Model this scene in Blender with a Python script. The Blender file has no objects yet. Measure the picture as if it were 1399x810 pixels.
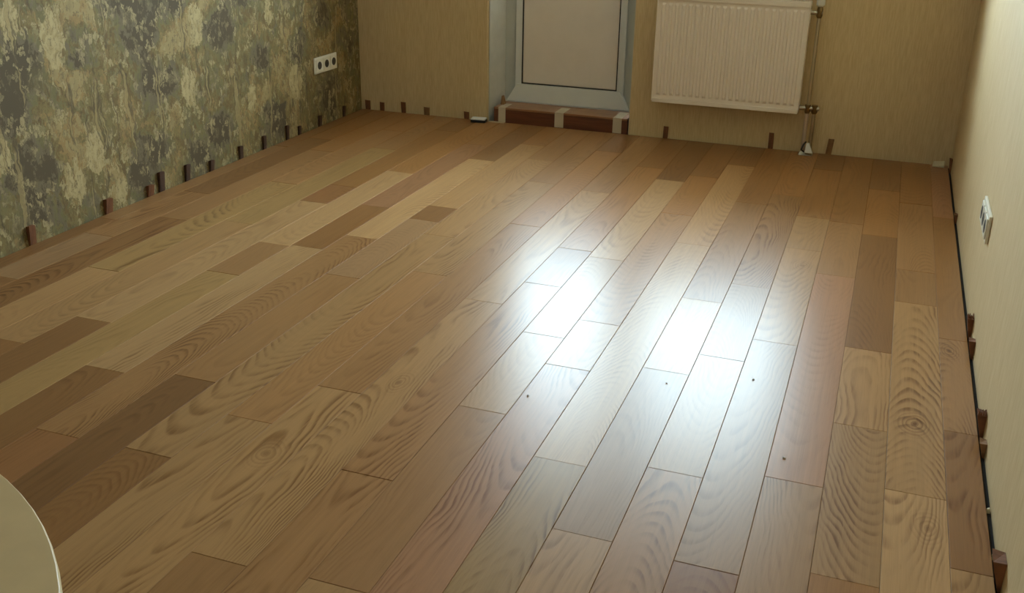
import bpy, bmesh, math, random
from mathutils import Vector, Matrix
random.seed(7)
SC = bpy.context.scene
COL = SC.collection

# ------------------------------------------------------------------ camera
F, YAW, PIT, ROL, CH = 1393.3, -0.34537, 0.39271, 0.01633, 1.2145
cam_d = bpy.data.cameras.new('camera'); cam = bpy.data.objects.new('camera', cam_d); COL.objects.link(cam)
cam_d.sensor_width = 36; cam_d.lens = 36 * F / 1399; cam_d.clip_start = .02
fw = Vector((math.sin(YAW)*math.cos(PIT), math.cos(YAW)*math.cos(PIT), -math.sin(PIT)))
rt = Vector((math.cos(YAW), -math.sin(YAW), 0)); up = rt.cross(fw)
R_ = math.cos(ROL)*rt + math.sin(ROL)*up; U_ = -math.sin(ROL)*rt + math.cos(ROL)*up
M = Matrix((R_, U_, -fw)).transposed().to_4x4(); M.translation = Vector((0, 0, CH))
cam.matrix_world = M
SC.camera = cam

# ------------------------------------------------------------------ world: overcast sky, exposure
w = bpy.data.worlds.new('sky'); SC.world = w; w.use_nodes = True
bg = w.node_tree.nodes['Background']
bg.inputs[0].default_value = (0.69, 0.87, 1.0, 1); bg.inputs[1].default_value = 12.0
vs = SC.view_settings
vs.view_transform = 'Standard'; vs.look = 'None'; vs.gamma = 1; vs.use_curve_mapping = False
vs.exposure = 1.88

def portal(x0, x1, z0, z1, y):
    l = bpy.data.lights.new('window_portal', 'AREA'); l.shape = 'RECTANGLE'
    l.size = x1-x0; l.size_y = z1-z0; l.cycles.is_portal = True
    o = bpy.data.objects.new('window_portal', l); COL.objects.link(o)
    o.location = ((x0+x1)/2, y, (z0+z1)/2); o.rotation_euler = (-math.pi/2, 0, 0)
portal(-1.95, -1.20, .1, 2.2, 5.30)
portal(-1.20, -0.20, .85, 2.2, 5.30)

# ------------------------------------------------------------------ dimensions
XL, XR, YB, YF, ZC = -2.7075, 0.3405, 5.010, -1.25, 2.60      # wall planes
FXL, FXR, FYB = -2.6965, 0.3292, 4.9985                       # edge of the laid planks
X0, PW = -1.2480, 0.125                                       # seam zero and plank width
WIN_Z0, OPEN_Z1 = .86, 2.20

# ------------------------------------------------------------------ node helpers
def lin(c):
    return tuple(((v/255)/12.92 if v/255 <= .04045 else ((v/255+.055)/1.055)**2.4) for v in c)
class G:
    def __init__(s, name):
        s.m = bpy.data.materials.new(name); s.m.use_nodes = True; s.t = s.m.node_tree
        s.b = s.t.nodes['Principled BSDF']; s.out = s.t.nodes['Material Output']
    def n(s, ty, **kw):
        x = s.t.nodes.new(ty)
        for k, v in kw.items(): setattr(x, k, v)
        return x
    def put(s, sock, v):
        if isinstance(v, bpy.types.NodeSocket): s.t.links.new(v, sock)
        elif isinstance(v, (tuple, list)) and len(v) == 3 and sock.type == 'RGBA': sock.default_value = (*v, 1)
        else: sock.default_value = v
    def ma(s, op, a, b=None, c=None, clamp=False):
        x = s.n('ShaderNodeMath', operation=op, use_clamp=clamp)
        for i, v in enumerate((a, b, c)):
            if v is not None: s.put(x.inputs[i], v)
        return x.outputs[0]
    def vm(s, op, a, b=None):
        x = s.n('ShaderNodeVectorMath', operation=op)
        s.put(x.inputs[0], a)
        if b is not None: s.put(x.inputs[1], b)
        return x.outputs['Value'] if op in ('LENGTH', 'DISTANCE') else x.outputs[0]
    def noise(s, vec, scale=1, detail=2, rough=.5, dist=0, col=False):
        x = s.n('ShaderNodeTexNoise'); s.put(x.inputs['Vector'], vec)
        x.inputs['Scale'].default_value = scale; x.inputs['Detail'].default_value = detail
        x.inputs['Roughness'].default_value = rough; x.inputs['Distortion'].default_value = dist
        return x.outputs[1 if col else 0]
    def mr(s, v, a, b, c=0, d=1, smooth=True):
        x = s.n('ShaderNodeMapRange'); x.interpolation_type = 'SMOOTHSTEP' if smooth else 'LINEAR'
        for i, q in enumerate((v, a, b, c, d)): s.put(x.inputs[i], q)
        return x.outputs[0]
    def mix(s, f, a, b, mode='MIX'):
        x = s.n('ShaderNodeMix', data_type='RGBA', blend_type=mode)
        s.put(x.inputs[0], f); s.put(x.inputs[6], a); s.put(x.inputs[7], b)
        return x.outputs[2]
    def xyz(s, x, y, z):
        c = s.n('ShaderNodeCombineXYZ')
        for i, v in enumerate((x, y, z)): s.put(c.inputs[i], v)
        return c.outputs[0]
    def sep(s, v):
        c = s.n('ShaderNodeSeparateXYZ'); s.put(c.inputs[0], v); return c.outputs
    def obj(s): return s.n('ShaderNodeTexCoord').outputs['Object']
    def bump(s, h, strength, dist=.001):
        x = s.n('ShaderNodeBump'); s.put(x.inputs['Height'], h)
        x.inputs['Strength'].default_value = strength; x.inputs['Distance'].default_value = dist
        s.t.links.new(x.outputs[0], s.b.inputs['Normal'])
    def set(s, **kw):
        for k, v in kw.items(): s.put(s.b.inputs[k.replace('_', ' ')], v)
        return s

def plain(name, rgb, rough=.5, metal=0, var=.06, scale=9):
    g = G(name); c = lin(rgb)
    n = g.noise(g.obj(), scale, 4, .6)
    g.set(Base_Color=g.mix(g.mr(n, .3, .7), tuple(v*(1-var) for v in c), tuple(min(1, v*(1+var)) for v in c)),
          Roughness=rough, Metallic=metal)
    return g.m

# ---- oak planks: tone comes from the plank itself (object colour), alpha = strength of figure
def make_oak(name, rough):
    g = G(name); o = g.obj(); x, y, z = g.sep(o)
    oi = g.n('ShaderNodeObjectInfo'); r = oi.outputs['Random']
    r2 = g.ma('FRACT', g.ma('MULTIPLY', r, 17.31)); r3 = g.ma('FRACT', g.ma('MULTIPLY', r, 53.77))
    ys = g.ma('ADD', y, g.ma('MULTIPLY', r, 61.0)); zs = g.ma('MULTIPLY', r2, 23.0)
    v = g.xyz(x, ys, zs)
    wob = g.noise(g.vm('MULTIPLY', v, (7, 2.2, 1)), 1, 2, .5)
    wob2 = g.noise(g.vm('MULTIPLY', v, (28, 9, 1)), 1, 2, .5)
    xp = g.ma('ADD', x, g.ma('MULTIPLY', g.ma('SUBTRACT', wob, .5), .075))
    xp = g.ma('ADD', xp, g.ma('MULTIPLY', g.ma('SUBTRACT', wob2, .5), .014))
    cx = g.ma('MULTIPLY', g.ma('SUBTRACT', r3, .5), .11)
    dd = g.noise(g.xyz(0.0, g.ma('MULTIPLY', ys, .55), zs), 1, 1.5, .5)
    dd = g.ma('ADD', g.ma('MULTIPLY', dd, .26), g.ma('MULTIPLY', g.ma('MULTIPLY', y, g.ma('SUBTRACT', r2, .5)), .22))
    u = g.ma('SUBTRACT', xp, cx)
    ring = g.ma('SQRT', g.ma('ADD', g.ma('MULTIPLY', u, u), g.ma('MULTIPLY', dd, dd)))
    ph = g.ma('FRACT', g.ma('MULTIPLY', ring, g.ma('ADD', 145.0, g.ma('MULTIPLY', r2, 85.0))))
    late = g.ma('MULTIPLY', g.mr(ph, .30, .80), g.mr(ph, .84, 1.0, 1, 0))
    patch = g.mr(g.noise(g.vm('MULTIPLY', v, (14, 3.0, 1)), 1, 3, .55), .38, .66, .06, 1.0)
    fib = g.noise(g.vm('MULTIPLY', v, (520, 9, 1)), 1, 3, .6)
    fib2 = g.noise(g.vm('MULTIPLY', v, (110, 2.5, 1)), 1, 3, .6)
    pore = g.mr(g.noise(g.vm('MULTIPLY', v, (640, 26, 1)), 1, 1, .5), .62, .74)
    brk = g.mr(g.noise(g.vm('MULTIPLY', v, (95, 7, 1)), 1, 3, .6), .32, .58, .40, 1.0)
    fig = g.ma('MULTIPLY', g.ma('MULTIPLY', late, brk), g.ma('MULTIPLY', patch, oi.outputs['Alpha']))
    fig = g.ma('ADD', fig, g.ma('MULTIPLY', g.ma('MULTIPLY', pore, .22), g.ma('ADD', .25, late)))
    col = g.mix(g.ma('MULTIPLY', fig, .80, clamp=True), oi.outputs['Color'], g.mix(1.0, oi.outputs['Color'], (.50, .40, .31), 'MULTIPLY'))
    sh = g.ma('ADD', .70, g.ma('ADD', g.ma('MULTIPLY', fib, .26), g.ma('MULTIPLY', fib2, .32)))
    col = g.mix(1.0, col, g.xyz(sh, sh, sh), 'MULTIPLY')
    # knots on the boards that carry them
    ka = g.n('ShaderNodeAttribute', attribute_type='OBJECT', attribute_name='knot').outputs['Vector']
    kx, ky, kon = g.sep(ka)
    kd = g.vm('LENGTH', g.xyz(g.ma('SUBTRACT', xp, kx), g.ma('MULTIPLY', g.ma('SUBTRACT', y, ky), .55), 0.0))
    krings = g.ma('MULTIPLY', g.mr(g.ma('FRACT', g.ma('MULTIPLY', kd, 120)), .3, .9), g.mr(kd, .012, .05, 1, 0))
    kcore = g.mr(kd, .003, .009, 1, 0)
    kf = g.ma('MULTIPLY', g.ma('MAXIMUM', g.ma('MULTIPLY', krings, .6), kcore), kon, clamp=True)
    col = g.mix(kf, col, g.mix(1.0, col, (.42, .32, .24), 'MULTIPLY'))
    g.set(Base_Color=col, Roughness=g.ma('ADD', rough, g.ma('MULTIPLY', fib2, .05)), IOR=1.5)
    g.b.inputs['Specular IOR Level'].default_value = .165
    wav = g.noise(g.vm('MULTIPLY', v, (9, 4, 1)), 1, 1, .5)
    g.bump(g.ma('ADD', g.ma('MULTIPLY', wav, 1.0), g.ma('MULTIPLY', fib, .025)), .25, .0012)
    return g.m

# ---- tapestry wallpaper with trees (flat print)
def make_tapestry():
    g = G('tapestry_wallpaper'); o = g.obj(); X, Y, Z = g.sep(o)
    # repeat of the print 1.06 m along the wall, 0.64 m up
    v0 = g.xyz(Y, Z, 0.0)
    warp = g.noise(v0, 9, 3, .6, col=True)
    v = g.vm('ADD', v0, g.vm('MULTIPLY', g.vm('SUBTRACT', warp, (.5, .5, .5)), (.07, .07, 0)))
    leafw = g.noise(g.vm('MULTIPLY', v0, (1.5, .8, 1)), 60, 3, .65, col=True)
    vl = g.vm('ADD', v, g.vm('MULTIPLY', g.vm('SUBTRACT', leafw, (.5, .5, .5)), (.026, .075, 0)))
    def blobs(pts, sx, sy):
        acc = None
        for (a, b, s) in pts:
            d = g.vm('LENGTH', g.vm('MULTIPLY', g.vm('SUBTRACT', vl, (a, b, 0)), (1/(sx*s), 1/(sy*s), 0)))
            m = g.mr(d, .25, 1.0, 1, 0)
            acc = m if acc is None else g.ma('MAXIMUM', acc, m)
        return acc
    cream = blobs([(2.81,.66,1.2),(2.65,.75,.9),(2.94,.24,1.1),(2.82,.15,1.1),(2.52,.32,.8),(3.61,.62,1.1),(3.52,.38,1.1),
                   (4.35,.26,1.1),(3.97,.26,.7),(4.15,.62,.8),(3.05,.06,.7),(2.28,.6,1.1),(2.1,.2,1),(4.5,.7,.8)], .078, .14)
    dark = blobs([(3.26,.64,1.2),(3.32,.42,1.2),(2.65,.58,1),(2.65,.26,1.1),(2.63,.10,.9),(3.23,.15,1.1),(3.77,.58,1),(4.7,.13,1.2),
                  (4.63,.55,1.0),(4.14,.13,1.0),(3.2,.76,1.2),(2.57,.46,1),(2.1,.5,1.3),(2.35,.2,1.2),(4.85,.4,.9),(3.72,.16,.9),(3.45,.75,1.1),(2.95,.62,.8),(3.55,.05,.9),(4.05,.4,.9),(4.4,.42,.8),(2.4,.7,1),(3.9,.75,1.1)], .17, .15)
    tan = blobs([(2.86,.5,1),(3.06,.73,.9),(4.28,.5,1),(3.06,.16,.8),(3.42,.57,.8),(2.72,.39,1),(3.68,.28,.8),(4.5,.3,.7)], .10, .09)
    green = blobs([(3.7,.45,1),(2.74,.54,.7),(3.02,.34,1),(2.92,.13,.8),(3.92,.5,1),(2.5,.1,1),(4.45,.12,1),(3.46,.24,.8)], .12, .11)
    n1 = g.noise(vl, 5.5, 4, .62); n2 = g.noise(g.vm('ADD', vl, (7.3, 2.1, 0)), 6.5, 4, .6)
    n3 = g.noise(g.vm('MULTIPLY', g.vm('ADD', vl, (1.7, 9.4, 0)), (1, .6, 1)), 22, 5, .68)
    leaf = g.noise(g.vm('MULTIPLY', vl, (1, .55, 1)), 58, 3, .6)
    C = {k: lin(c) for k, c in dict(cream=(188,168,122), beige=(166,145,99), tan=(158,130,83), olive=(136,120,76), green=(124,114,76),
                                    grey=(122,108,82), dgrey=(96,83,61), brown=(124,102,66)).items()}
    def cells(scale, rnd, off):
        vv = g.n('ShaderNodeTexVoronoi', feature='F1'); g.put(vv.inputs['Vector'], g.vm('MULTIPLY', g.vm('ADD', vl, off), (1, .8, 1)))
        vv.inputs['Scale'].default_value = scale; vv.inputs['Randomness'].default_value = rnd
        ve = g.n('ShaderNodeTexVoronoi', feature='DISTANCE_TO_EDGE'); g.put(ve.inputs['Vector'], g.vm('MULTIPLY', g.vm('ADD', vl, off), (1, .8, 1)))
        ve.inputs['Scale'].default_value = scale; ve.inputs['Randomness'].default_value = rnd
        return g.sep(vv.outputs['Color'])[0], vv.outputs['Distance'], ve.outputs['Distance']
    c1, d1, e1 = cells(6.5, 1, (0, 0, 0)); c2, d2, e2 = cells(17, 1, (4.2, 1.3, 0)); c3, d3, e3 = cells(58, 1, (1.1, 6.3, 0))
    # one value per crown: pale undergrowth, olive and brown bushes, green and grey trees
    val = g.ma('ADD', g.ma('ADD', g.ma('MULTIPLY', c1, .42), g.ma('MULTIPLY', c2, .26)), g.ma('MULTIPLY', g.ma('SUBTRACT', n2, .5), .5))
    val = g.ma('ADD', g.ma('ADD', val, .05), g.ma('SUBTRACT', g.ma('MULTIPLY', dark, .40), g.ma('MULTIPLY', tan, .20)))
    val = g.ma('ADD', val, g.ma('ADD', g.ma('MULTIPLY', g.ma('SUBTRACT', leaf, .5), .30), g.ma('MULTIPLY', g.ma('SUBTRACT', c3, .5), .20)))
    rp = g.n('ShaderNodeValToRGB'); g.put(rp.inputs[0], val); cr = rp.color_ramp
    st = [(.0, 'beige'), (.15, 'beige'), (.18, 'tan'), (.25, 'tan'), (.28, 'olive'), (.35, 'olive'), (.37, 'brown'), (.43, 'brown'), (.45, 'olive'), (.50, 'green'), (.56, 'green'), (.58, 'grey'), (.69, 'grey'), (.72, 'dgrey')]
    while len(cr.elements) < len(st): cr.elements.new(.5)
    for el, (p_, k_) in zip(cr.elements, st): el.position = p_; el.color = (*C[k_], 1)
    col = rp.outputs[0]
    col = g.mix(g.ma('MULTIPLY', green, .45), col, g.mix(g.mr(leaf, .4, .6), C['green'], C['olive']))
    # every cluster is lighter at its leafy rim, deep in its heart
    col = g.mix(g.ma('MULTIPLY', g.mr(d2, .05, .45, 1, 0), .30), col, C['dgrey'])
    # cream gaps with leafy, spiky edges
    cf = g.ma('ADD', g.ma('ADD', g.ma('MULTIPLY', cream, .62), g.ma('MULTIPLY', n1, .34)), g.ma('MULTIPLY', g.ma('SUBTRACT', n3, .5), 1.5))
    cm = g.mr(cf, .55, .60)
    col = g.mix(cm, col, g.mix(g.mr(leaf, .40, .66), C['cream'], C['beige']))
    # single leaves: pale and dark dabs in patches
    rm = g.mr(g.noise(v0, 10, 3, .6), .40, .60)
    rim = g.mr(e1, .02, .16, 1, 0)                      # more pale leaves at the edge of a crown
    pale = g.ma('MULTIPLY', g.mr(c3, .62, .70), g.mr(e3, .02, .10))
    col = g.mix(g.ma('MULTIPLY', pale, g.ma('MAXIMUM', g.ma('MULTIPLY', rm, .50), g.ma('MULTIPLY', rim, .75))), col, C['cream'])
    dab2 = g.noise(g.vm('MULTIPLY', g.vm('ADD', vl, (2.2, 3.3, 0)), (105, 46, 1)), 1, 2, .55)
    col = g.mix(g.ma('MULTIPLY', g.mr(dab2, .55, .64), .55), col, C['dgrey'])
    # slender trunks
    tr = g.noise(g.vm('MULTIPLY', v, (24, 1.7, 1)), 1, 2, .5)
    col = g.mix(g.ma('MULTIPLY', g.mr(tr, .635, .655), .62), col, C['beige'])
    col = g.mix(g.ma('MULTIPLY', g.ma('MULTIPLY', g.mr(tr, .595, .62), g.mr(tr, .63, .64, 1, 0)), .7), col, C['dgrey'])
    g.set(Base_Color=col, Roughness=.75)
    g.b.inputs['Specular IOR Level'].default_value = .25
    return g.m

# ---- straw coloured wallpaper with fine vertical threads
def make_straw(axis):
    g = G('straw_wallpaper_'+axis); x, y, z = g.sep(g.obj())
    u = x if axis == 'x' else y
    v = g.xyz(u, g.ma('MULTIPLY', z, .06), 0.0)
    a = g.noise(v, 210, 3, .6); b = g.noise(v, 38, 3, .55)
    f = g.ma('ADD', g.ma('MULTIPLY', a, .75), g.ma('MULTIPLY', b, .25))
    c = g.mix(g.mr(f, .36, .64), lin((212, 184, 137)), lin((224, 199, 154)))
    g.set(Base_Color=c, Roughness=.7); g.b.inputs['Specular IOR Level'].default_value = .3
    g.bump(a, .2, .0012)
    return g.m

def make_woodish(name, rgb, dark, rough, sx=60, sy=3):
    g = G(name); v = g.vm('MULTIPLY', g.obj(), (sx, sy, sy))
    n = g.noise(v, 1, 4, .6)
    g.set(Base_Color=g.mix(g.mr(n, .3, .7), lin(dark), lin(rgb)), Roughness=rough)
    return g.m

MAT = dict(
    oak=make_oak('oak', .27), oak_edge=make_oak('oak_bevel', .55), tapestry=make_tapestry(), straw_x=make_straw('x'), straw_y=make_straw('y'),
    plaster=plain('white_plaster', (206, 202, 192), .8), ceiling=plain('ceiling_paint', (244, 241, 234), .85, var=.02),
    underlay=plain('dark_underlay', (34, 32, 30), .9), pvc=plain('white_pvc', (226, 224, 216), .32, var=.02),
    pvc_shaded=plain('shaded_pvc', (190, 190, 180), .35, var=.03), panel=plain('door_panel_white', (240, 226, 210), .4, var=.02),  # greyed PVC: shade on the door frame's sloping sides put into the colour
    gasket=plain('rubber_gasket', (52, 46, 40), .6), radiator=plain('radiator_enamel', (246, 231, 214), .3, var=.015),
    chrome=plain('brushed_nickel', (190, 178, 152), .28, 1), copper=plain('primed_pipe', (198, 174, 150), .45, .2),
    brass=plain('dull_brass', (128, 104, 66), .4, .8),
    plastic=plain('socket_plastic', (238, 232, 214), .35, var=.01), hole=plain('socket_hole', (70, 62, 52), .6),
    wedge=make_woodish('wedge_wood', (142, 90, 52), (104, 62, 36), .65, 80, 14), wedge_pale=make_woodish('pale_wedge_wood', (160, 118, 74), (122, 84, 50), .65, 80, 14),
    wedge_shaded=make_woodish('shaded_wedge_wood', (90, 58, 36), (60, 38, 24), .7, 80, 14),  # wedge wood darkened: shade along the left wall put into the colour
    step_front=make_woodish('step_front_laminate', (116, 66, 40), (92, 50, 30), .4, 4, 50), step_top=make_woodish('step_top_laminate', (168, 122, 84), (144, 98, 64), .4, 4, 50),
    tape=plain('masking_tape', (206, 190, 164), .6), paper=plain('paper_scrap', (206, 192, 158), .8),
    gadget_white=plain('gadget_white', (240, 240, 240), .25, var=.01), gadget_black=plain('gadget_black', (24, 22, 24), .4),
    table=plain('cream_tabletop', (218, 190, 142), .42, var=.05, scale=14), table_rim=plain('cream_rim', (228, 206, 160), .4, var=.02), table_metal=plain('table_leg_cream', (206, 190, 152), .4),
    chip=plain('grey_chip', (186, 172, 158), .8), concrete=plain('concrete', (150, 148, 142), .9),
)
def make_glass():
    g = G('window_glass')
    t = g.n('ShaderNodeBsdfTransparent'); t.inputs[0].default_value = (.94, .96, .95, 1)
    gl = g.n('ShaderNodeBsdfGlossy'); gl.inputs['Roughness'].default_value = .0
    mx = g.n('ShaderNodeMixShader'); mx.inputs[0].default_value = .06
    g.t.links.new(t.outputs[0], mx.inputs[1]); g.t.links.new(gl.outputs[0], mx.inputs[2]); g.t.links.new(mx.outputs[0], g.out.inputs[0])
    return g.m
MAT['glass'] = make_glass()

# ------------------------------------------------------------------ mesh helpers
class MB:
    def __init__(s): s.v = []; s.f = []
    def add(s, vs, fs):
        k = len(s.v); s.v += [tuple(q) for q in vs]; s.f += [tuple(i+k for i in f) for f in fs]; return s
    def box(s, x0, x1, y0, y1, z0, z1):
        return s.add([(x0,y0,z0),(x1,y0,z0),(x1,y1,z0),(x0,y1,z0),(x0,y0,z1),(x1,y0,z1),(x1,y1,z1),(x0,y1,z1)],
                     [(0,3,2,1),(4,5,6,7),(0,1,5,4),(1,2,6,5),(2,3,7,6),(3,0,4,7)])
    def frustum(s, base, top):                     # two quads, base then top
        return s.add(list(base)+list(top), [(3,2,1,0),(4,5,6,7),(0,1,5,4),(1,2,6,5),(2,3,7,6),(3,0,4,7)])
    def tube(s, path, r, n=12, caps=True):
        path = [Vector(p) for p in path]; rings = []
        rs = r if isinstance(r, (list, tuple)) else [r]*len(path)
        for i, p in enumerate(path):
            d = (path[min(i+1, len(path)-1)]-path[max(i-1, 0)]).normalized()
            a = d.orthogonal().normalized() if i == 0 else (pa - d*pa.dot(d)).normalized()
            pa = a; b = d.cross(a)
            rings.append([p+rs[i]*(math.cos(t)*a+math.sin(t)*b) for t in [2*math.pi*k/n for k in range(n)]])
        fs = []
        for i in range(len(path)-1):
            for k in range(n): fs.append((i*n+k, i*n+(k+1)%n, (i+1)*n+(k+1)%n, (i+1)*n+k))
        if caps: fs += [tuple(range(n))[::-1], tuple((len(path)-1)*n+k for k in range(n))]
        return s.add([q for rg in rings for q in rg], fs)
    def lathe(s, prof, c=(0,0,0), n=64):            # (r, z) profile bottom to top around Z
        vs = [(c[0]+r*math.cos(2*math.pi*k/n), c[1]+r*math.sin(2*math.pi*k/n), c[2]+z) for r, z in prof for k in range(n)]
        fs = [(i*n+k, i*n+(k+1)%n, (i+1)*n+(k+1)%n, (i+1)*n+k) for i in range(len(prof)-1) for k in range(n)]
        fs += [tuple(range(n))[::-1], tuple((len(prof)-1)*n+k for k in range(n))]
        return s.add(vs, fs)
    def build(s, name, mat, parent=None, bevel=0, seg=2, smooth=False, loc=None):
        me = bpy.data.meshes.new(name); me.from_pydata(s.v, [], s.f); me.update()
        if bevel:
            bm = bmesh.new(); bm.from_mesh(me)
            bmesh.ops.bevel(bm, geom=[e for e in bm.edges if len(e.link_faces) == 2 and e.calc_face_angle(0) > .5], offset=bevel, segments=seg, affect='EDGES', profile=.5)
            bm.to_mesh(me); bm.free()
        me.materials.append(MAT[mat] if isinstance(mat, str) else mat)
        if smooth:
            for p in me.polygons: p.use_smooth = True
            me.set_sharp_from_angle(angle=math.radians(38))
        o = bpy.data.objects.new(name, me); COL.objects.link(o)
        if parent: o.parent = parent
        if loc: o.location = loc
        return o
def struct(o): o['kind'] = 'structure'; return o
def empty(name, loc=(0,0,0)):
    o = bpy.data.objects.new(name, None); COL.objects.link(o); o.location = loc; o.empty_display_size = .1; return o
def tag(o, label, cat, group=None):
    o['label'] = label; o['category'] = cat
    if group: o['group'] = group
    return o

# ------------------------------------------------------------------ room shell
T = .30
struct(MB().box(XL-.15, XL, YF-.15, YB+T, -.10, ZC).build('wall_left', 'tapestry'))
struct(MB().box(XR, XR+.15, YF-.15, YB+T, -.10, ZC).build('wall_right', 'straw_y'))
struct(MB().box(XL, XR, YF-.15, YF, -.10, ZC).build('wall_front', 'ceiling'))
struct(MB().box(XL-.15, XR+.15, YF-.15, YB+T, ZC, ZC+.1).build('ceiling', 'ceiling'))
DX0, DX1, WX1 = -1.962, -1.188, -0.20
b = MB()
# left part has a splayed door reveal
b.add([(XL,YB,-.10),(DX0,YB,-.10),(DX0+.037,YB+.165,-.10),(DX0+.037,YB+T,-.10),(XL,YB+T,-.10)]+
      [(XL,YB,ZC),(DX0,YB,ZC),(DX0+.037,YB+.165,ZC),(DX0+.037,YB+T,ZC),(XL,YB+T,ZC)],
      [(4,3,2,1,0),(5,6,7,8,9),(0,1,6,5),(1,2,7,6),(2,3,8,7),(3,4,9,8),(4,0,5,9)])
b.box(DX1, WX1, YB, YB+T, -.10, WIN_Z0)
b.box(WX1, XR, YB, YB+T, -.10, ZC)
b.box(DX0+.0001, WX1, YB, YB+T, OPEN_Z1, ZC)
wall_back = struct(b.build('wall_back', 'straw_x'))
# white plaster on the reveals
b = MB()
e = .004
b.add([(DX0+.006,YB+.012,-.012),(DX0+.006+e,YB+.012,-.012),(DX0+.037+e,YB+.165,-.012),(DX0+.037,YB+.165,-.012),
       (DX0+.006,YB+.012,OPEN_Z1),(DX0+.006+e,YB+.012,OPEN_Z1),(DX0+.037+e,YB+.165,OPEN_Z1),(DX0+.037,YB+.165,OPEN_Z1)],
      [(3,2,1,0),(4,5,6,7),(0,1,5,4),(1,2,6,5),(2,3,7,6),(3,0,4,7)])
struct(b.build('trim_1', 'plaster'))
struct(MB().box(DX1-e, DX1, YB+.012, YB+.165, .0, WIN_Z0).build('trim_2', 'plaster'))
struct(MB().box(WX1-e, WX1, YB+.012, YB+.165, WIN_Z0+.035, OPEN_Z1).build('trim_3', 'plaster'))
struct(MB().box(DX0+.04, WX1-e, YB+.012, YB+.165, OPEN_Z1-e, OPEN_Z1).build('trim_4', 'plaster'))

# ------------------------------------------------------------------ floor: dark underlay and single oak planks
floor = struct(MB().box(XL, XR, YF, YB+.16, -.10, -.0135).build('floor', 'underlay'))
TONE = dict(LL=(188,147,101), L=(178,136,90), G=(167,131,83), M=(164,120,77), O=(162,114,67), P=(170,122,86), D=(144,101,61), DD=(126,88,54), R=(152,104,65), N=(167,128,90))
# row: joints along the room (m), tones from near to far; '+' after a tone = strong figure
ROWS = {
 -12: ([1.2, 2.9, 4.1], 'M D M D'),
 -11: ([1.35, 2.297, 2.742, 3.312, 4.3], 'M D N M+ D O'),
 -10: ([1.75, 2.994, 4.1], 'D D+ M O'),
 -9: ([1.3, 2.472, 3.568, 4.6], 'M L G+ M O'),
 -8: ([1.933, 3.05, 4.25], 'D L G M'),
 -7: ([1.05, 2.134, 3.381, 3.626, 4.7], 'M D LL R O D'),
 -6: ([1.35, 2.592, 2.896, 3.911], 'D G M LL O'),
 -5: ([.95, 1.889, 2.912, 3.424, 4.5], 'M D LL+ D P O'),
 -4: ([1.581, 3.075, 4.244], 'R+ M+ LL D'),
 -3: ([.9, 1.931, 2.713, 3.34, 3.518, 4.6], 'D DD M N D L O'),
 -2: ([1.588, 3.2, 4.35], 'D L+ L M'),
 -1: ([.75, 1.802, 2.841, 4.0], 'M L+ M L+ M'),
 0: ([.85, 2.014, 3.432, 4.622], 'M L+ M O D'),
 1: ([1.32, 2.69, 3.956], 'M L+ L M'),
 2: ([.6, 1.685, 2.89, 3.248, 4.42], 'L M+ M+ D O D'),
 3: ([.25, 1.333, 2.05, 2.523, 3.2, 4.249], 'M L M L L LL D'),
 4: ([1.22, 2.352, 2.667, 3.788, 4.366], 'M P+ L M O D'),
 5: ([.8, 1.893, 3.461, 4.62], 'M G+ LL L D'),
 6: ([.7, 1.646, 2.427, 2.953, 4.05], 'L L+ N LL M O'),
 7: ([.95, 1.943, 2.564, 3.132, 4.219], 'M M+ L N M+ O'),
 8: ([.5, 1.632, 2.722, 3.558, 3.954, 4.7], 'L R N L L O D'),
 9: ([.9, 2.001, 3.335, 3.934], 'M N+ P M O'),
 10: ([.65, 1.689, 2.306, 2.768, 3.821, 4.459], 'M O L+ L+ D O D'),
 11: ([1.0, 2.046, 3.178, 3.482, 4.3], 'M LL+ L+ M M O'),
 12: ([.7, 1.803, 2.366, 2.932, 4.146], 'D L+ D+ M+ O P'),
}
SEC = {}
def plank(xa, xb, ya, yb, rgb, fig, knot=None):
    cx, cy = (xa+xb)/2, (ya+yb)/2; hx, hy = (xb-xa)/2-.0003, (yb-ya)/2-.0003
    bv, dz = .0009, .0007; z0 = -.0132; tilt = random.uniform(-.0002, .0002)
    vs = [(-hx,-hy,z0),(hx,-hy,z0),(hx,hy,z0),(-hx,hy,z0), (-hx,-hy,-dz),(hx,-hy,-dz),(hx,hy,-dz),(-hx,hy,-dz),
          (-hx+bv,-hy+bv,0),(hx-bv,-hy+bv,0),(hx-bv,hy-bv,0),(-hx+bv,hy-bv,0)]
    fs = [(3,2,1,0),(0,1,5,4),(1,2,6,5),(2,3,7,6),(3,0,4,7),(4,5,9,8),(5,6,10,9),(6,7,11,10),(7,4,8,11),(8,9,10,11)]
    o = MB().add(vs, fs).build('plank', 'oak', floor, loc=(cx, cy, random.uniform(-.00015, .00015)))
    o.data.materials.append(MAT['oak_edge'])
    for q in (5, 6, 7, 8): o.data.polygons[q].material_index = 1
    o.rotation_euler = (random.uniform(-.0006, .0006), random.uniform(-.0016, .0016), 0)
    o.color = (*lin(rgb), fig)
    o['knot'] = knot if knot else (0.0, 0.0, 0.0)
KN = {(11, 2.046): (-.002, -.24, 1.0), (11, 3.178): None, (11, 1.0): (.01, .40, .5), (1, 1.32): (.0, .1, .6), (8, 2.722): (.01, .25, .5), (12, 2.366): (-.015, .2, .7), (0, .85): (.0, .25, .5)}
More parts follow.
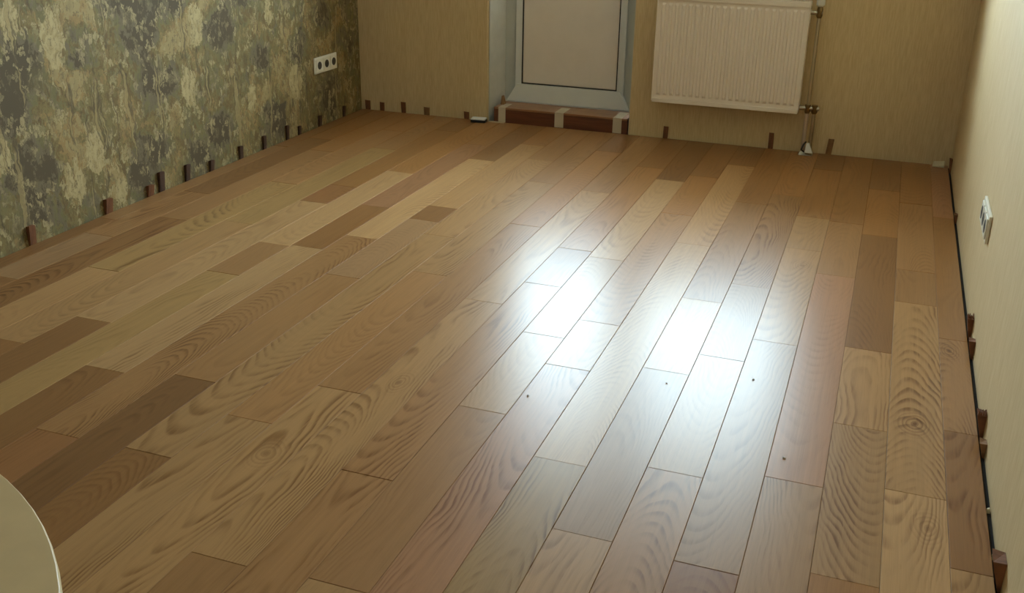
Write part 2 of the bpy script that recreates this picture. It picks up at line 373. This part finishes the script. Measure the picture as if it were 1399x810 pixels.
for k, (js, tones) in ROWS.items():
    xa = max(X0+k*PW, FXL); xb = min(X0+(k+1)*PW, FXR)
    ys = list(js)
    while ys[0] > YF+1.3: ys.insert(0, ys[0]-random.uniform(.7, 1.1))
    ys = [YF+.012]+ys+[FYB]
    tn = tones.split(); tn = [random.choice(['L', 'M', 'M', 'D', 'P']) for _ in range(len(ys)-1-len(tn))]+tn
    for i in range(len(ys)-1):
        t = tn[i]; fig = random.uniform(1.0, 1.3) if t.endswith('+') else random.uniform(.3, .65)
        c = tuple(q*.86+m_*.14 for q, m_ in zip(TONE[t.rstrip('+')], (163, 121, 77))); j = random.uniform(.96, 1.04)
        plank(xa, xb, ys[i], ys[i+1], tuple(min(255, q*j) for q in c), fig, KN.get((k, round(ys[i], 3))))

# ------------------------------------------------------------------ balcony door, window, sill
FY0, FY1 = YB+.168, YB+.235
def ring(b, x0, x1, z0, z1, w, y0, y1, slope=0):     # mitred rectangular frame, inner edge set back by slope
    o = [(x0,z0),(x1,z0),(x1,z1),(x0,z1)]; i = [(x0+w,z0+w),(x1-w,z0+w),(x1-w,z1-w),(x0+w,z1-w)]
    vs = [(x,y0,z) for x,z in o]+[(x,y0+slope,z) for x,z in i]+[(x,y1,z) for x,z in o]+[(x,y1,z) for x,z in i]
    fs = []
    for a in range(4):
        c = (a+1) % 4
        fs += [(a,c,4+c,4+a), (8+c,8+a,12+a,12+c), (c,a,8+a,8+c), (4+a,4+c,12+c,12+a)]
    return b.add(vs, fs)
door = struct(empty('door_1', (-1.57, FY0, .082)))
def ch(o, par):
    o.parent = par; o.matrix_parent_inverse = Matrix.Translation(-par.location); return o
dx0, dx1, dz0, dz1 = -1.924, -1.214, .084, 2.19
f = ch(ring(MB(), dx0, dx1, dz0, dz1, .058, FY0, FY1, .022).build('door_frame', 'pvc_shaded'), door)
sx0, sx1, sz0, sz1 = dx0+.057, dx1-.057, dz0+.057, dz1-.057
s = ch(ring(MB(), sx0, sx1, sz0, sz1, .036, FY0+.006, FY1-.004, .004).build('sash', 'pvc', bevel=.002), door)
# wide bottom weather rail of the sash, flared to the frame corners
yb0 = FY0-.030
ch(MB().frustum([(dx0+.016,yb0+.018,dz0),(dx1-.016,yb0+.018,dz0),(dx1-.016,FY1-.01,dz0),(dx0+.016,FY1-.01,dz0)],
                [(sx0+.012,yb0+.026,sz0+.034),(sx1-.012,yb0+.026,sz0+.034),(sx1-.012,FY1-.01,sz0+.034),(sx0+.012,FY1-.01,sz0+.034)]).build('weather_rail', 'pvc', bevel=.002), door)
px0, px1 = sx0+.036, sx1-.036
PZ0, PZ1 = sz0+.036, .80
ch(ring(MB(), px0-.001, px1+.001, PZ0-.001, PZ1+.001, .005, FY0+.008, FY1-.02, 0).build('gasket', 'gasket'), door)
ch(MB().box(px0+.004, px1-.004, FY0+.014, FY0+.034, PZ0+.004, PZ1-.004).build('door_panel', 'panel', bevel=.002), door)
ch(MB().box(px0, px1, FY0+.006, FY1-.004, PZ1, PZ1+.07).build('mid_rail', 'pvc', bevel=.003), door)
ch(MB().box(px0-.002, px1+.002, FY0+.022, FY0+.028, PZ1+.068, sz1-.034).build('pane', 'glass'), door)
hd = ch(MB().box(sx1-.03, sx1-.008, FY0-.012, FY0+.004, 1.02, 1.16).build('handle_plate', 'pvc', bevel=.003), door)
ch(MB().tube([(sx1-.019,FY0-.01,1.10),(sx1-.019,FY0-.045,1.10),(sx1-.03,FY0-.05,1.10),(sx1-.13,FY0-.05,1.095)], .009).build('handle', 'pvc', smooth=True), door)

win = struct(empty('window_1', (-.71, FY0, WIN_Z0)))
wx0, wx1, wz0, wz1 = -1.210, WX1-.004, WIN_Z0+.004, 2.19
ch(ring(MB(), wx0, wx1, wz0, wz1, .055, FY0, FY1, .015).build('window_frame', 'pvc'), win)
ch(ring(MB(), wx0+.054, wx1-.054, wz0+.054, wz1-.054, .05, FY0-.004, FY1-.01, .01).build('sash', 'pvc'), win)
ch(MB().box(wx0+.10, wx1-.10, FY0+.022, FY0+.028, wz0+.10, wz1-.10).build('pane', 'glass'), win)
ch(MB().tube([(wx0+.08,FY0-.006,1.5),(wx0+.08,FY0-.045,1.5),(wx0+.08,FY0-.05,1.49),(wx0+.08,FY0-.05,1.38)], .008).build('handle', 'pvc', smooth=True), win)
struct(MB().box(DX1+.002, WX1+.04, YB-.055, FY0-.002, WIN_Z0+.001, WIN_Z0+.028).build('trim_5', 'pvc', bevel=.006, seg=3))
struct(MB().box(DX0+.0372, DX1-.0001, FY0-.001, YB+T, -.10, dz0-.0005).build('trim_6', 'plaster'))
# balcony outside: slab, parapet and the slab of the balcony above
struct(MB().box(-4.2, 2.2, YB+T, YB+T+1.25, -.25, -.08).build('balcony_floor', 'concrete'))
struct(MB().box(-4.2, 2.2, YB+T+1.13, YB+T+1.25, -.08, .92).build('balcony_parapet', 'concrete'))

struct(MB().box(-4.2, 2.2, YB+T, YB+T+1.25, 2.55, 2.70).build('balcony_ceiling', 'concrete'))
for px_ in (-2.87, .75): struct(MB().box(px_, px_+.12, YB+T, YB+T+1.13, -.08, 2.55).build('balcony_light_blocker', 'concrete'))  # unseen side walls, added to keep some sky light off the right wall

# ------------------------------------------------------------------ wooden step in the door recess, held with tape
stp = tag(empty('door_step', (-1.56, YB+.06, -.0134)), 'red-brown wooden step under the white balcony door, held with tape', 'step')
SX0, SX1, SY0, SY1, SZ = -1.918, -1.196, YB-.006, YB+.160, .078
ch(MB().box(SX0, SX1, SY0, SY0+.014, -.0134, SZ-.010).build('front_board', 'step_front'), stp)
ch(MB().box(SX0, SX1, SY0-.002, SY1, SZ-.010, SZ).build('top_board', 'step_top', bevel=.0015), stp)
for xs in (SX0, SX1-.014):
    ch(MB().box(xs, xs+.014, SY0+.014, SY1, -.0134, SZ-.010).build('side_board', 'step_front'), stp)
for i, (ta, tb) in enumerate(((-1.893, -1.853), (-1.581, -1.533), (-1.270, -1.224))):
    m = MB(); th = .0006
    m.box(ta, tb, SY0-.002-th, SY0+.10+.02*i, SZ, SZ+th)
    m.box(ta, tb, SY0-.002-th, SY0-.002, .001 if i else .0015, SZ)
    o = ch(m.build('tape_strip', 'tape'), stp); o['label'] = 'pale masking tape strip'
ch(MB().box(-1.945, -1.853, SY0-.030, SY0-.003, .0012, .0019).build('tape_strip', 'tape'), stp)['label'] = 'pale tape end stuck to the planks'

# ------------------------------------------------------------------ radiator
rad = tag(empty('radiator', (-.71, YB-.06, .19)), 'white ribbed panel radiator with side pipe under the window', 'radiator')
rx0, rx1, ry0, ry1, rz0, rz1 = -1.060, -.363, YB-.100, YB-.030, .196, .700
m = MB().box(rx0+.002, rx1-.002, ry0+.006, ry0+.016, rz0, rz1)
n = 21; pw_ = (rx1-rx0-.03)/n
for i in range(n):
    a = rx0+.015+i*pw_+.006; c = a+pw_-.012; e1, e2 = .034, .046
    m.frustum([(a,ry0+.0065,rz0+e1),(c,ry0+.0065,rz0+e1),(c,ry0+.0065,rz1-e1),(a,ry0+.0065,rz1-e1)],
              [(a+.004,ry0,rz0+e2),(c-.004,ry0,rz0+e2),(c-.004,ry0,rz1-e2),(a+.004,ry0,rz1-e2)])
ch(m.build('front_panel', 'radiator'), rad)
ch(MB().box(rx0+.002, rx1-.002, ry0-.001, ry0+.006, rz0, rz0+.020).build('lower_rim', 'radiator', bevel=.002), rad)
ch(MB().box(rx0+.002, rx1-.002, ry0-.001, ry0+.006, rz1-.022, rz1).build('upper_rim', 'radiator', bevel=.002), rad)
ch(MB().box(rx0+.01, rx1-.01, ry1-.012, ry1, rz0, rz1).build('rear_panel', 'radiator', bevel=.002), rad)
for xa in (rx0-.002, rx1-.002):
    ch(MB().box(xa, xa+.004, ry0+.001, ry1-.002, rz0+.006, rz1+.004).build('side_panel', 'radiator', bevel=.0015), rad)
m = MB().box(rx0+.002, rx1-.002, ry0+.002, ry0+.010, rz1, rz1+.005).box(rx0+.002, rx1-.002, ry1-.010, ry1-.002, rz1, rz1+.005)
for i in range(36):
    a = rx0+.012+i*(rx1-rx0-.03)/35; m.box(a, a+.006, ry0+.010, ry1-.010, rz1, rz1+.004)
ch(m.build('top_grille', 'radiator'), rad)
m = MB()
for i in range(40):
    a = rx0+.03+i*(rx1-rx0-.06)/39; m.box(a, a+.003, ry0+.017, ry1-.013, rz0+.05, rz1-.05)
ch(m.build('convector_fins', 'radiator'), rad)
for xa in (rx0+.12, rx1-.15):
    ch(MB().box(xa, xa+.03, ry1, YB-.001, rz0+.05, rz1-.08).build('wall_bracket', 'radiator'), rad)
# pipework on the right-hand side
py = YB-.068; pxm = -.322
ch(MB().tube([(rx1+.002,py,.655),(pxm+.012,py,.655)], .010).build('union_nut', 'chrome', smooth=True), rad)
ch(MB().tube([(pxm,py,.632),(pxm,py,.642),(pxm,py,.672),(pxm,py,.682)], [.010,.014,.014,.010]).build('valve_body', 'brass', smooth=True), rad)
o = ch(MB().tube([(pxm,py,.682),(pxm,py,.69),(pxm,py,.745),(pxm,py,.752)], [.012,.019,.019,.014], 20).build('thermostat_head', 'pvc', smooth=True), rad); o['label'] = 'white thermostat head'
o = ch(MB().tube([(pxm,py,.635),(pxm+.002,py,.235)], .0085).build('riser_pipe', 'chrome', smooth=True), rad); o['label'] = 'thin shiny vertical pipe'
ch(MB().tube([(rx1+.002,py,.222),(pxm+.052,py,.222)], .011).build('cross_valve', 'chrome', smooth=True), rad)
for dx in (.0, .032):
    ch(MB().tube([(pxm+dx,py,.238),(pxm+dx,py,.205),(pxm+dx,py,.198)], [.014,.014,.010]).build('collar_nut', 'brass', smooth=True), rad)
    ch(MB().tube([(pxm+dx,py,.20),(pxm+dx,py,.10),(pxm+dx,py+.006,.001)], .0095).build('drop_pipe', 'copper' if dx == 0 else 'chrome', smooth=True), rad)
ch(MB().frustum([(pxm-.018,py-.02,.0012),(pxm+.050,py-.02,.0012),(pxm+.050,py+.03,.0012),(pxm-.018,py+.03,.0012)],
                [(pxm-.012,py-.008,.016),(pxm+.044,py-.008,.016),(pxm+.044,py+.02,.016),(pxm-.012,py+.02,.016)]).build('pipe_rosette', 'chrome', bevel=.003), rad)
ch(MB().frustum([(pxm+.012,py-.03,.0165),(pxm+.05,py-.03,.0165),(pxm+.05,py-.012,.0165),(pxm+.012,py-.012,.0165)],
                [(pxm+.016,py-.022,.062),(pxm+.03,py-.022,.062),(pxm+.03,py-.012,.062),(pxm+.016,py-.012,.062)]).build('rosette_clip', 'pvc', bevel=.002), rad)
ch(MB().tube([(pxm+.008,py-.022,.02),(pxm-.004,py-.028,.03),(pxm+.004,py-.028,.055),(pxm+.014,py-.02,.068)], .004, 8).build('clip_wire', 'gasket', smooth=True), rad)

# ------------------------------------------------------------------ wall sockets
def sockets(name, xw, side, y0, zc, label, n=3):
    """row of n sockets in one frame; side +1 faces +X, -1 faces -X"""
    mod = .0715; L = n*mod+.009; hgt = .081
    r = tag(empty(name, (xw+side*.001, y0+L/2, zc)), label, 'socket')
    def bx(m, a, c, ya, yb_, za, zb):
        xs = sorted((xw+side*a, xw+side*c)); return m.box(xs[0], xs[1], ya, yb_, za, zb)
    ch(bx(MB(), .0008, .009, y0, y0+L, zc-hgt/2, zc+hgt/2).build('socket_frame', 'plastic', bevel=.002), r)
    for i in range(n):
        cy = y0+L/2+(i-(n-1)/2)*mod
        m = MB(); bx(m, .009, .0135, cy-.031, cy+.031, zc-.030, zc+.030)
        ins = ch(m.build('socket_insert', 'plastic', bevel=.002), r)
        d = MB().tube([(xw+side*.0136,cy,zc),(xw+side*.0142,cy,zc)], .0195, 24).build('recess', 'hole')
        ch(d, r); 
        d.parent = ins; d.matrix_parent_inverse = Matrix()
        for s_ in (-1, 1):
            q = MB().tube([(xw+side*.0142,cy+s_*.0095,zc),(xw+side*.0148,cy+s_*.0095,zc)], .0032, 10).build('pin_hole', 'gasket')
            q.parent = ins; q.matrix_parent_inverse = Matrix()
    return r
sockets('wall_socket', XL, 1, 4.521, .305, 'cream triple wall socket on the tree-patterned wallpaper')
sockets('wall_socket', XR, -1, 3.030, .305, 'white triple wall socket on the plain straw wallpaper of the bare wall')

# ------------------------------------------------------------------ spacer wedges in the gap along the walls
ORD = ['first','second','third','fourth','fifth','sixth','seventh','eighth','ninth','tenth','eleventh','twelfth','thirteenth']
def wedge(at, wall, wd, hgt, thick, mat, label, group, tilt=0.0, z0=-.0130, split=False):
    """tapered slip standing in the gap: thin end down, broad end up, back against the wall"""
    t0, tm, t1 = .005, .0085, thick
    h2 = wd/2; m = MB(); lv = [(z0, t0, .86), (.002, tm, 1.0), (hgt*.6, tm+(t1-tm)*.62, 1.0), (hgt, t1, .97)]
    vs = []
    for z, t, s in lv:
        sh = tilt*(z-z0)
        vs += [(-h2*s+sh, 0, z), (h2*s+sh, 0, z), (h2*s+sh, -t, z), (-h2*s+sh, -t, z+(.004 if z == hgt else 0))]
    fs = [(0,1,2,3)]
    for i in range(3):
        for a in range(4): c = (a+1) % 4; fs.append((i*4+a, (i+1)*4+a, (i+1)*4+c, i*4+c))
    fs.append((12,15,14,13))
    m.add(vs, fs)
    if split:                                      # torn fibres at the broken top
        for q in range(4):
            for k in range(3):
                a = -h2+wd*(k+.15)/3; c = a+wd*.2; y0_, y1_ = -t1*(q+.15)/4, -t1*(q+.85)/4
                zt = hgt+random.uniform(.003, .011)
                m.frustum([(a,y1_,hgt-.002),(c,y1_,hgt-.002),(c,y0_,hgt-.002),(a,y0_,hgt-.002)],
                          [(a+.0015,y1_+.0008,zt),(c-.0015,y1_+.0008,zt),(c-.0015,y0_-.0008,zt),(a+.0015,y0_-.0008,zt)])
    o = m.build('spacer_wedge', mat, bevel=0)
    bm = bmesh.new(); bm.from_mesh(o.data); bmesh.ops.recalc_face_normals(bm, faces=bm.faces); bm.to_mesh(o.data); bm.free()
    g = .0006
    if wall == 'back': o.location = (at, YB-g, 0)
    elif wall == 'left': o.location = (XL+g, at, 0); o.rotation_euler.z = math.pi/2
    elif wall == 'right': o.location = (XR-g, at, 0); o.rotation_euler.z = -math.pi/2
    tag(o, label, 'wedge', group); return o
GL, GB, GR = 'spacer wedges along the patterned wall', 'spacer wedges along the radiator wall', 'spacer wedges along the bare straw wall'
left = [(4.80,.020,.052,.012,'wedge_shaded'), (4.545,.024,.052,.013,'wedge_shaded'), (4.346,.020,.040,.012,'wedge_shaded'), (4.232,.020,.066,.013,'wedge_shaded'),
        (4.03,.022,.060,.013,'wedge_shaded'), (3.839,.024,.056,.014,'wedge_shaded'), (3.614,.026,.044,.015,'wedge_shaded'), (3.444,.027,.066,.014,'wedge_shaded'),
        (3.276,.030,.078,.015,'wedge_shaded'), (3.205,.034,.042,.016,'wedge'), (2.962,.036,.054,.017,'wedge'), (2.577,.028,.066,.016,'wedge')]
for i, (y, wd, hg, th, mt) in enumerate(left):
    wedge(y, 'left', wd, hg, th, mt, 'brown spacer wedge at the tree-patterned wall, %s from the room corner' % ORD[i], GL, tilt=random.uniform(-.06, .06))
back = [(-2.665,.027,.048,.012,'wedge','spacer wedge on the plain wall right in the patterned-wall corner'),
        (-2.578,.024,.044,.012,'wedge','spacer wedge on the plain wall, second from the patterned corner'),
        (-2.447,.024,.056,.013,'wedge','dark spacer wedge on the plain wall, third from the patterned corner'),
        (-2.309,.030,.040,.013,'wedge_pale','pale spacer wedge on the plain wall between patterned corner and door'),
        (-2.075,.026,.036,.012,'wedge','short spacer wedge on the plain wall beside the white gadget'),
        (-.997,.023,.058,.012,'wedge','spacer wedge below the left end of the radiator'),
        (-.477,.023,.075,.012,'wedge','tall spacer wedge below the radiator, near its pipes'),
        (-.206,.027,.072,.014,'wedge_pale','pale leaning spacer wedge on the wall just past the radiator pipes')]
for x, wd, hg, th, mt, lb in back: wedge(x, 'back', wd, hg, th, mt, lb, GB, tilt=.09 if x == -.206 else random.uniform(-.03, .03))
right = [(4.925,.024,.050,.014,'wedge',False), (4.14,.020,.022,.014,'wedge',False), (2.995,.026,.052,.018,'wedge',True), (2.851,.022,.040,.018,'wedge',False),
         (2.385,.030,.052,.021,'wedge',True), (2.295,.024,.026,.016,'wedge_pale',False), (1.792,.040,.055,.024,'wedge',False)]
rl = ['spacer wedge in the corner between radiator wall and bare straw wall', 'short wedge in the dark gap beside the pale plank end, bare straw wall',
      'wedge with a torn fibrous top, bare straw wall, third from radiator corner', 'brown wedge just before the torn-top one, bare straw wall, fourth from radiator corner',
      'wide wedge with splintered top, bare straw wall, fifth from radiator corner', 'small pale wedge next to the wide splintered one, bare straw wall', 'large smooth red-brown wedge standing in the dark gap, bare straw wall']
for (y, wd, hg, th, mt, sp), lb in zip(right, rl): wedge(y, 'right', wd, hg, th, mt, lb, GR, tilt=random.uniform(-.08, .08), split=sp)
# slip left lying on the step by the reveal
o = MB().frustum([(-.010,-.018,0),(.010,-.018,0),(.010,.018,0),(-.010,.018,0)], [(-.006,-.010,.045),(.002,-.010,.045),(.002,.010,.045),(-.006,.010,.045)]).build('spacer_wedge', 'wedge_pale', bevel=.001)
o.location = (-1.897, YB+.075, SZ+.0008); tag(o, 'small pale wedge standing on the wooden door step by the reveal', 'wedge')

# ------------------------------------------------------------------ small things on the floor
gd = tag(empty('charger_box', (-1.985, 4.955, .0012)), 'small white-topped black box lying on planks beside the door step', 'gadget')
gd.rotation_euler.z = .12
MB().box(-.040, .040, -.024, .024, 0, .013).build('box_base', 'gadget_black', gd, bevel=.003)
MB().box(-.039, .039, -.023, .023, .013, .022).build('box_lid', 'gadget_white', gd, bevel=.003, seg=3)
# folded paper scrap in the corner
m = MB().add([(-.028,-.012,0),(.024,-.016,0),(.026,.014,0),(-.026,.016,0),(-.026,-.010,.004),(.022,-.014,.012),(.024,.016,.026),(-.024,.018,.020)],
             [(3,2,1,0),(4,5,6,7),(0,1,5,4),(1,2,6,5),(2,3,7,6),(3,0,4,7)])
o = m.build('paper_scrap', 'paper', bevel=.002); o.location = (.287, 4.962, .0014); tag(o, 'crumpled pale paper scrap on the planks in the radiator-wall corner', 'paper')
def chip(x, y, s, label, mat='chip'):
    n = 7; vs = [(s*random.uniform(.6, 1)*math.cos(6.283*k/n), .6*s*random.uniform(.6, 1)*math.sin(6.283*k/n), 0) for k in range(n)]
    vs += [(a*.6, c*.6, s*random.uniform(.2, .4)) for a, c, _ in vs]
    fs = [tuple(range(n))[::-1], tuple(range(n, 2*n))]+[(k, (k+1) % n, n+(k+1) % n, n+k) for k in range(n)]
    o = MB().add(vs, fs).build('wood_chip', mat); o.location = (x, y, .0010); o.rotation_euler.z = random.uniform(0, 3); tag(o, label, 'chip', 'chips lying on the planks')
chip(-.091, 2.093, .0075, 'grey wood chip lying on the long pinkish plank')
chip(-.730, 2.159, .0065, 'dark chip lying on the pale plank at the edge of the glare')
chip(-.211, 2.462, .0065, 'small chip lying in the glare near the pinkish plank')
chip(-.418, 2.357, .0045, 'tiny chip lying in the middle of the bright glare')
# white crumbs of plaster on the dark gap
for y, lb in ((2.055, 'white plaster crumb in the dark gap before the wide splintered wedge'), (1.885, 'white plaster crumb in the dark gap right by the large smooth wedge')):
    o = MB().frustum([(-.0045,-.007,-.004),(.004,-.006,-.004),(.0045,.006,-.004),(-.004,.007,-.004)], [(-.003,-.004,.004),(.003,-.003,.006),(.002,.004,.005),(-.003,.003,.003)]).build('plaster_crumb', 'paper')
    o.location = (.3352, y, -.0094); tag(o, lb, 'crumb')

# ------------------------------------------------------------------ round table at the near left
TC, TR, TZ = (-.7955, .1325), .4336, .75
tb = tag(empty('round_table', (TC[0], TC[1], .001)), 'cream round table with a paler rim standing on the planks', 'table')
ch(MB().lathe([(.20, TZ-.030), (TR-.012, TZ-.030), (TR-.004, TZ-.027), (TR-.001, TZ-.020), (TR, TZ-.008), (TR-.0003, TZ-.003), (TR-.0012, TZ-.001)], (*TC, 0), 96).build('table_rim', 'table_rim', smooth=True), tb)
ch(MB().lathe([(TR-.0012, TZ-.0009), (TR-.0018, TZ-.0002), (TR-.004, TZ)], (*TC, 0), 96).build('tabletop', 'table', smooth=True), tb)
ch(MB().lathe([(.045, .03), (.038, .08), (.034, .40), (.040, .66), (.10, TZ-.031)], (*TC, 0), 32).build('pedestal', 'table_metal', smooth=True), tb)
ch(MB().lathe([(.24, .0015), (.245, .008), (.235, .018), (.10, .028), (.05, .036)], (*TC, 0), 64).build('base_plate', 'table_metal', smooth=True), tb)
